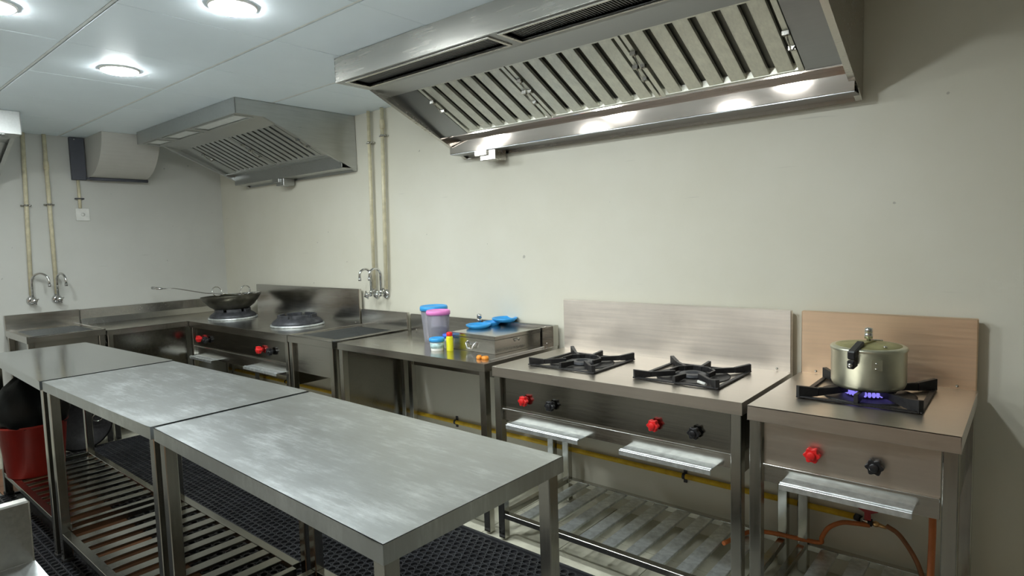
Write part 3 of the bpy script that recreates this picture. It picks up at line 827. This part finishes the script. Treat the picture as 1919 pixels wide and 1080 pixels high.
        # folding grips on the frames
        for q, yy in ((a+0.010, yT+0.10), (b-0.010, yT+0.17)):
            if nb < 5 and p == 0 and q < a+0.02: pass
            gm = MB()
            z_ = lambda y: sl(y)
            gm.box(q-0.012, q+0.012, yy-0.016, yy+0.004, z_(yy)-0.008, z_(yy)+0.006)
            gm.box(q-0.012, q+0.012, yy+0.060, yy+0.080, z_(yy+0.07)-0.008, z_(yy+0.07)+0.006)
            gm.tube([(q, yy, z_(yy)-0.006), (q, yy+0.02, z_(yy)-0.022), (q, yy+0.055, z_(yy+0.06)-0.018), (q, yy+0.07, z_(yy+0.07)-0.006)], 0.003, 6)
            gm.build('filter_grip', M['leg'], fo)
    # grease cup under the gutter
    if box_x is not None:
        c = MB()
        c.box(box_x, box_x+0.115, -0.115, -0.02, zb-0.040, zb+0.016)
        co = c.build('grease_cup', M[mat], t, bevel=0.002)
        MB().box(box_x-0.03, box_x+0.06, -0.128, -0.116, zb-0.012, zb+0.018).build('cup_bracket', M[mat], t, bevel=0.001)
    return t
hood('large steel extractor hood on the back wall above the two stoves', (0, 0, 0), 0,
     3.200, 5.332, -0.893, -0.690, 2.217, 1.914, 'hood', 3.42, 5.18, 3, 6,
     [(3.27, 4.19), (4.26, 5.26)], 'mesh', 'filter', 3.43)
hood('smaller far extractor hood above the wok range, with intake panels coloured as bright reflections', (0, 0, 0), 0,
     0.540, 2.125, -0.872, -0.690, 2.241, 1.945, 'hood_far', 0.72, 2.03, 2, 8,
     [(0.62, 0.86), (0.98, 1.36), (1.46, 2.06)], 'white', 'hood_far', 1.20)
hood('extractor hood on the left wall, only its corner in view at the left edge', (0, 0, 0), PI/2,
     -3.20, -1.655, -0.860, -0.680, 2.190, 1.925, 'hood_far', -3.0, -1.80, 2, 6,
     [(-3.10, -2.50), (-2.40, -1.75)], 'mesh', 'hood_far', None)

# ------------------------------------------------------------------ curved duct cover + dark panel on the left wall
t = thing('duct_cover', 'white curved sheet duct cover high on left wall beside the far hood', 'duct', (0.0, -0.83, 0))
pr = [(0.004, ZC-0.001)]
for k in range(0, 17):
    a = (PI/2)*k/16
    pr.append((0.05+0.38*math.cos(a), ZC-0.001-(ZC-2.021)*math.sin(a)**1.15))
pr.append((0.004, 2.02))
MB().prism(pr, -0.245, 0.165, 'y').build('curved_sheet', M['duct'], t, bevel=0.001)
MB().box(0.002, 0.075, -0.260, 0.170, 2.004, 2.019).build('bottom_bar', M['ductdark'], t, bevel=0.003)
MB().tube([(0.07, -0.245, 2.010), (0.07, 0.180, 2.010)], 0.013, 12).build('roller_tube', M['ductdark'], t)
t = thing('dark_panel', 'narrow dark grey panel on the left wall, left of the curved duct cover', 'panel', (0.0, -1.130, 2.0))
MB().box(0.002, 0.035, -0.052, 0.046, 0.0, 0.33).build('panel_sheet', M['ductdark'], t, bevel=0.002)
MB().lathe([(0.006, 0.0), (0.006, 0.004), (0.0, 0.005)], (0.035, -0.02, 0.315), 10, 'x').build('panel_screw', M['chrome'], t)

# socket with conduit
t = thing('wall_socket', 'square white switch plate below the dark panel on left wall', 'socket', (0.0, -1.125, 1.727))
MB().box(0.001, 0.012, -0.048, 0.048, -0.050, 0.050).build('face_plate', M['white'], t, bevel=0.003)
MB().lathe([(0.012, 0.012), (0.014, 0.015), (0.006, 0.016), (0.0, 0.016)], (0, 0, 0), 16, 'x').build('socket_dimple', M['white'], t)
t = thing('conduit', 'short cream conduit running from the dark panel down to switch plate', 'conduit', (0.0, -1.140, 1.777))
MB().tube([(0.014, 0, 0.0), (0.014, 0, 0.222)], 0.011, 10).build('conduit_tube', M['pvc'], t)
MB().box(0.001, 0.028, -0.030, 0.030, 0.070, 0.080).build('clamp', M['iron_grey'], t)

# ------------------------------------------------------------------ water pipes
def water_pipe(label, p0, z0, z1, wall, clamps, r=0.013, lean=0.0, sleeve=None):
    """wall: 'b' back wall (moves along x), 'l' left wall (along y)"""
    rz = 0 if wall == 'b' else PI/2
    t = thing('water_pipe', label, 'pipe', (*p0, z0), rz, 'cream water pipes on the walls')
    # local frame: wall plane y=+0.03
    MB().tube([(0, 0, 0), (lean, 0, z1-z0)], r, 14).build('pipe', M['pvc'], t)
    for c in clamps:
        x = lean*(c-z0)/(z1-z0)
        m = MB().lathe([(r+0.003, -0.007), (r+0.003, 0.007)], (x, 0, c-z0), 14)
        m.box(x-0.034, x+0.034, 0.012, 0.029, c-z0-0.005, c-z0+0.005)
        m.tube([(x-0.028, 0.014, c-z0), (x-0.028, -0.004, c-z0)], 0.005, 6)
        m.tube([(x+0.028, 0.014, c-z0), (x+0.028, -0.004, c-z0)], 0.005, 6)
        m.build('clamp', M['leg'], t)
    if sleeve:
        x = lean*(sleeve-z0)/(z1-z0)
        MB().lathe([(r, -0.03), (r+0.004, -0.028), (r+0.004, 0.028), (r, 0.03)], (x, 0, sleeve-z0), 14).build('coupling', M['pvc'], t)
water_pipe('left one of the two cream pipes above the double taps on back wall', (2.292, -0.030), 1.110, ZC-0.002, 'b', [2.12], 0.012, 0.025)
water_pipe('right one of the two cream pipes above the double taps on back wall', (2.425, -0.030), 1.110, ZC-0.002, 'b', [2.15], 0.013, 0.040, 2.225)
water_pipe('outer cream pipe nearest the left edge, above the left wall sink', (0.030, -1.508), 1.11, ZC-0.002, 'l', [1.79], 0.014, 0.034)
water_pipe('inner cream pipe above the left wall sink, right of the outer one', (0.030, -1.347), 1.11, ZC-0.002, 'l', [1.80], 0.014, 0.004, 2.10)

# ------------------------------------------------------------------ swan-neck taps
def tap(label, loc, rz, swing, h=0.19, reach=0.13):
    """local: wall at y=0, tap sticks out to -y"""
    t = thing('swan_neck_tap', label, 'tap', loc, rz, 'chrome swan-neck wall taps')
    MB().lathe([(0.032, -0.002), (0.034, -0.008), (0.026, -0.018), (0.016, -0.022)], (0, 0, 0), 24, 'y').build('wall_flange', M['chrome'], t)
    MB().tube([(0, -0.018, 0), (0, -0.078, 0)], 0.012, 14).build('tap_body', M['chrome'], t)
    m = MB().lathe([(0.014, -0.078), (0.020, -0.084), (0.020, -0.096), (0.010, -0.104), (0, -0.104)], (0, 0, 0), 14, 'y')
    for k in range(4):
        a = k*PI/2+0.4
        m.tube([(0, -0.090, 0), (0.030*math.cos(a), -0.090, 0.030*math.sin(a))], 0.005, 6)
    m.build('handle', M['chrome'], t)
    m = MB()
    d = Vector((math.sin(swing), -math.cos(swing), 0)); b = Vector((0, -0.050, 0.010))
    pts = [b, b+Vector((0, 0, h-0.06))]
    r = reach/2
    for k in range(1, 13):
        a = PI*k/12
        pts.append(b+Vector((0, 0, h-0.06+0.0))+d*(r-r*math.cos(a))+Vector((0, 0, r*math.sin(a))))
    pts.append(pts[-1]+Vector((0, 0, -0.025)))
    m.tube([b, b+Vector((0, 0, 0.02))], 0.014, 12)
    m.tube(pts, 0.0085, 10)
    m.tube([pts[-1]+Vector((0, 0, 0.008)), pts[-1]+Vector((0, 0, -0.012))], 0.0105, 10)
    m.build('spout', M['chrome'], t)
    MB().tube([(0, -0.03, 0.0), (0, -0.03, 0.045)], 0.009, 10).build('pipe_union', M['chrome'], t)
tap('left chrome swan-neck tap over the narrow sink on back wall', (2.285, 0, 1.066), 0, -0.15, 0.19, 0.085)
tap('right chrome swan-neck tap over the narrow sink on back wall', (2.395, 0, 1.070), 0, -0.15, 0.19, 0.085)
tap('chrome swan-neck tap under the outer left pipe, spout turned sideways', (0, -1.505, 1.070), PI/2, 0.75)
tap('chrome swan-neck tap under the inner left pipe, spout seen end on', (0, -1.345, 1.068), PI/2, 0.25, 0.19, 0.12)
t = thing('stop_valve', 'small chrome stop valve below the right end of the left wall sink', 'valve', (0.55, -1.188, 0.755))
MB().lathe([(0.012, -0.03), (0.016, -0.028), (0.016, 0.028), (0.012, 0.03)], (0, 0, 0), 12, 'y').build('valve_body', M['chrome'], t)
MB().tube([(0, 0, 0), (0.03, 0, 0.01)], 0.012, 8).build('valve_knob', M['chrome'], t)
MB().tube([(0, 0, -0.01), (0, 0, -0.755)], 0.008, 8).build('valve_pipe', M['chrome'], t)

# ------------------------------------------------------------------ gas line
t = thing('gas_pipe', 'long yellow gas pipe running low along the back wall behind the stoves', 'pipe', (3.0, -0.018, 0.272))
MB().tube([(-2.9, 0, 0.0), (2.33, 0, 0.0)], 0.0125, 14).build('pipe', M['yellow'], t)
for x in (-2.0, -1.0, 0.05, 0.9, 1.60, 2.12):
    m = MB().lathe([(0.0155, -0.007), (0.0155, 0.007)], (x, 0, 0), 12, 'x'); m.box(x-0.008, x+0.008, 0.010, 0.017, -0.035, 0.035)
    m.build('clamp', M['iron_grey'], t)
t = thing('gas_valve', 'gas valve with dark red lever at the right end of yellow pipe', 'valve', (5.33, -0.040, 0.272))
MB().tube([(0.0, 0.022, 0), (0.02, 0.012, 0)], 0.014, 12).build('end_socket', M['iron_grey'], t)
MB().tube([(0.015, 0.012, 0), (0.055, 0, 0)], 0.011, 12).build('valve_body', M['leg'], t)
MB().lathe([(0.015, 0.0), (0.015, 0.012)], (0.050, 0, 0), 6, 'x').build('hex_nut', M['iron'], t)
m = MB(); m.prism([(0.036, 0.010), (0.060, 0.010), (0.058, 0.038), (0.084, 0.050), (0.080, 0.066), (0.020, 0.066), (0.014, 0.050), (0.036, 0.040)], -0.010, -0.004, 'y')
m.build('lever', M['red_lever'], t, bevel=0.001)
MB().lathe([(0.0, -0.012), (0.009, -0.010), (0.012, 0), (0.009, 0.010), (0, 0.012)], (0.075, -0.002, 0.0), 14, 'x').build('brass_fitting', M['brass'], t)
MB().tube([(0.085, -0.002, -0.001), (0.112, -0.004, -0.004)], [0.008, 0.006], 10).build('hose_barb', M['brass'], t)

def smooth_path(pts, n=8):
    P = [Vector(p) for p in pts]; out = []
    Q = [P[0]*2-P[1]]+P+[P[-1]*2-P[-2]]
    for i in range(1, len(Q)-2):
        p0, p1, p2, p3 = Q[i-1:i+3]
        for k in range(n):
            s = k/n
            out.append(0.5*((2*p1)+(-p0+p2)*s+(2*p0-5*p1+4*p2-p3)*s*s+(-p0+3*p1-3*p2+p3)*s**3))
    out.append(P[-1]); return out
hz = [(5.442, -0.044, 0.276), (5.49, -0.06, 0.255), (5.55, -0.09, 0.180), (5.585, -0.12, 0.08), (5.595, -0.16, 0.02), (5.60, -0.22, 0.012)]
tag(MB().tube(smooth_path(hz), 0.009, 10).build('gas_hose', M['hosedark'], None), 'brown gas hose arching down from the brass fitting at the right', 'hose')
hz = [(5.385, -0.045, 0.262), (5.335, -0.060, 0.262), (5.29, -0.07, 0.256), (5.245, -0.08, 0.225), (5.222, -0.085, 0.180), (5.215, -0.08, 0.155), (5.15, -0.085, 0.150), (5.02, -0.10, 0.148), (4.95, -0.14, 0.146), (4.90, -0.30, 0.145)]
tag(MB().tube(smooth_path(hz), 0.009, 10).build('gas_hose', M['hose'], None), 'orange gas hose curving left from the valve behind the stove legs', 'hose')
hz = [(5.622, -0.40, 0.592), (5.625, -0.41, 0.45), (5.622, -0.40, 0.30), (5.620, -0.38, 0.15), (5.615, -0.36, 0.015)]
tag(MB().tube(smooth_path(hz), 0.0105, 12).build('gas_hose', M['hose'], None), 'thick orange hose hanging straight down beside right leg of narrow stove', 'hose')

# ------------------------------------------------------------------ foreground counter at the bottom left
t = thing('corner_counter', 'steel counter with upstand poking in at the bottom left corner', 'counter', (4.43, -2.46, 0))
m = MB().box(0.0, 0.62, -1.2, 0.0, 0.847, 0.85)
m.box(0.0, 0.62, -0.003, 0.0, 0.81, 0.85); m.box(0.617, 0.62, -1.2, 0, 0.81, 0.85)
m.build('worktop', M['table'], t, bevel=0.001)
MB().box(-0.028, 0.0, -1.2, 0.0, 0.80, 0.966).build('upstand', M['steel'], t, bevel=0.003)
for x in (0.022, 0.595):
    for y in (-0.022, -1.175): leg_tube(x, y, 0.846, t)

# ------------------------------------------------------------------ red bin with black bag on the shelf of the far table
t = thing('waste_bin', 'red plastic waste bin lined with a black bag under the far table', 'bin', (1.40, -1.845, 0.151))
MB().lathe([(0, 0), (0.132, 0), (0.137, 0.005), (0.165, 0.290), (0.173, 0.292), (0.173, 0.304), (0.162, 0.304), (0.158, 0.29), (0.130, 0.010), (0, 0.008)], n=40).build('bin_body', M['binred'], t)
m = MB(); n = 40; rings = [(0.162, 0.290), (0.174, 0.310), (0.190, 0.36), (0.175, 0.43), (0.12, 0.51), (0.055, 0.57), (0.0, 0.585)]
vs = []; fs = []
for i, (r, h) in enumerate(rings):
    for k in range(n):
        a = 2*PI*k/n
        rr = r*(1+0.035*math.sin(7*a+i)+0.02*math.sin(13*a-i*2)); vs.append((rr*math.cos(a), rr*math.sin(a), h+0.012*math.sin(5*a+i)))
for i in range(len(rings)-1):
    for k in range(n): fs.append((i*n+k, i*n+(k+1) % n, (i+1)*n+(k+1) % n, (i+1)*n+k))
m.add(vs, fs, True); m.build('bin_bag', M['bag'], t)
# black pan hanging behind
t = thing('black_pan', 'round black pan with small loop handle standing on edge behind the table legs', 'pan', (0.70, -1.43, 0.2135))
MB().lathe([(0.0, -0.05), (0.13, -0.045), (0.19, -0.004), (0.200, 0.0), (0.186, 0.002), (0.127, -0.039), (0, -0.043)], (0, 0, 0), 36, 'x').build('pan_body', M['iron'], t)
MB().torus((0.012, 0.10, 0.02), 0.032, 0.006, (0.2, 1, 0), (0.4, 0, 1), 16, 6).build('loop_handle', M['leg'], t)

# ------------------------------------------------------------------ board and rubber mat on the floor
def rubber_mat(x0, x1, y0, y1, label):
    p = 0.040; r_o = p*0.5; r_i = p*0.385; h = 0.012; n = 12
    cs = [(math.cos(2*PI*k/n), math.sin(2*PI*k/n)) for k in range(n)]
    v = []; f = []
    row = 0; y = y0+p/2
    while y < y1-p/2:
        x = x0+p/2+(p/2 if row % 2 else 0)
        while x < x1-p/2:
            o = len(v)
            for c, s in cs: v.append((x+c*r_o*1.02, y+s*r_o*1.02, h))
            for c, s in cs: v.append((x+c*r_i, y+s*r_i, h))
            for c, s in cs: v.append((x+c*r_i*1.05, y+s*r_i*1.05, 0.0))
            for c, s in cs: v.append((x+c*r_o, y+s*r_o, 0.002))
            for k in range(n):
                q = (k+1) % n
                f.append((o+k, o+q, o+n+q, o+n+k)); f.append((o+n+k, o+n+q, o+2*n+q, o+2*n+k)); f.append((o+3*n+k, o+3*n+q, o+q, o+k))
            x += p
        y += p*0.87; row += 1
    me = bpy.data.meshes.new('rubber_mat'); me.from_pydata(v, [], f); me.materials.append(M['rubber'])
    o = bpy.data.objects.new('rubber_mat', me); COL.objects.link(o)
    tag(o, label, 'mat')
    m = MB()
    m.box(x0-0.012, x0+0.002, y0, y1, 0, h); m.box(x1-0.002, x1+0.012, y0, y1, 0, h); m.box(x0-0.012, x1+0.012, y1-0.004, y1+0.010, 0, h)
    m.build('mat_border', M['rubber'], o)
    MB().box(x0, x1, y0, y1, 0.0002, 0.0012).build('mat_underlay', M['iron'], o)  # thin dark sheet seen through the ring holes
    return o
rubber_mat(0.64, 4.72, -1.64, -0.640, 'black rubber ring mat covering the aisle between tables and stoves')
rubber_mat(1.25, 4.30, -2.60, -1.90, 'black rubber ring mat under the front legs of prep tables')
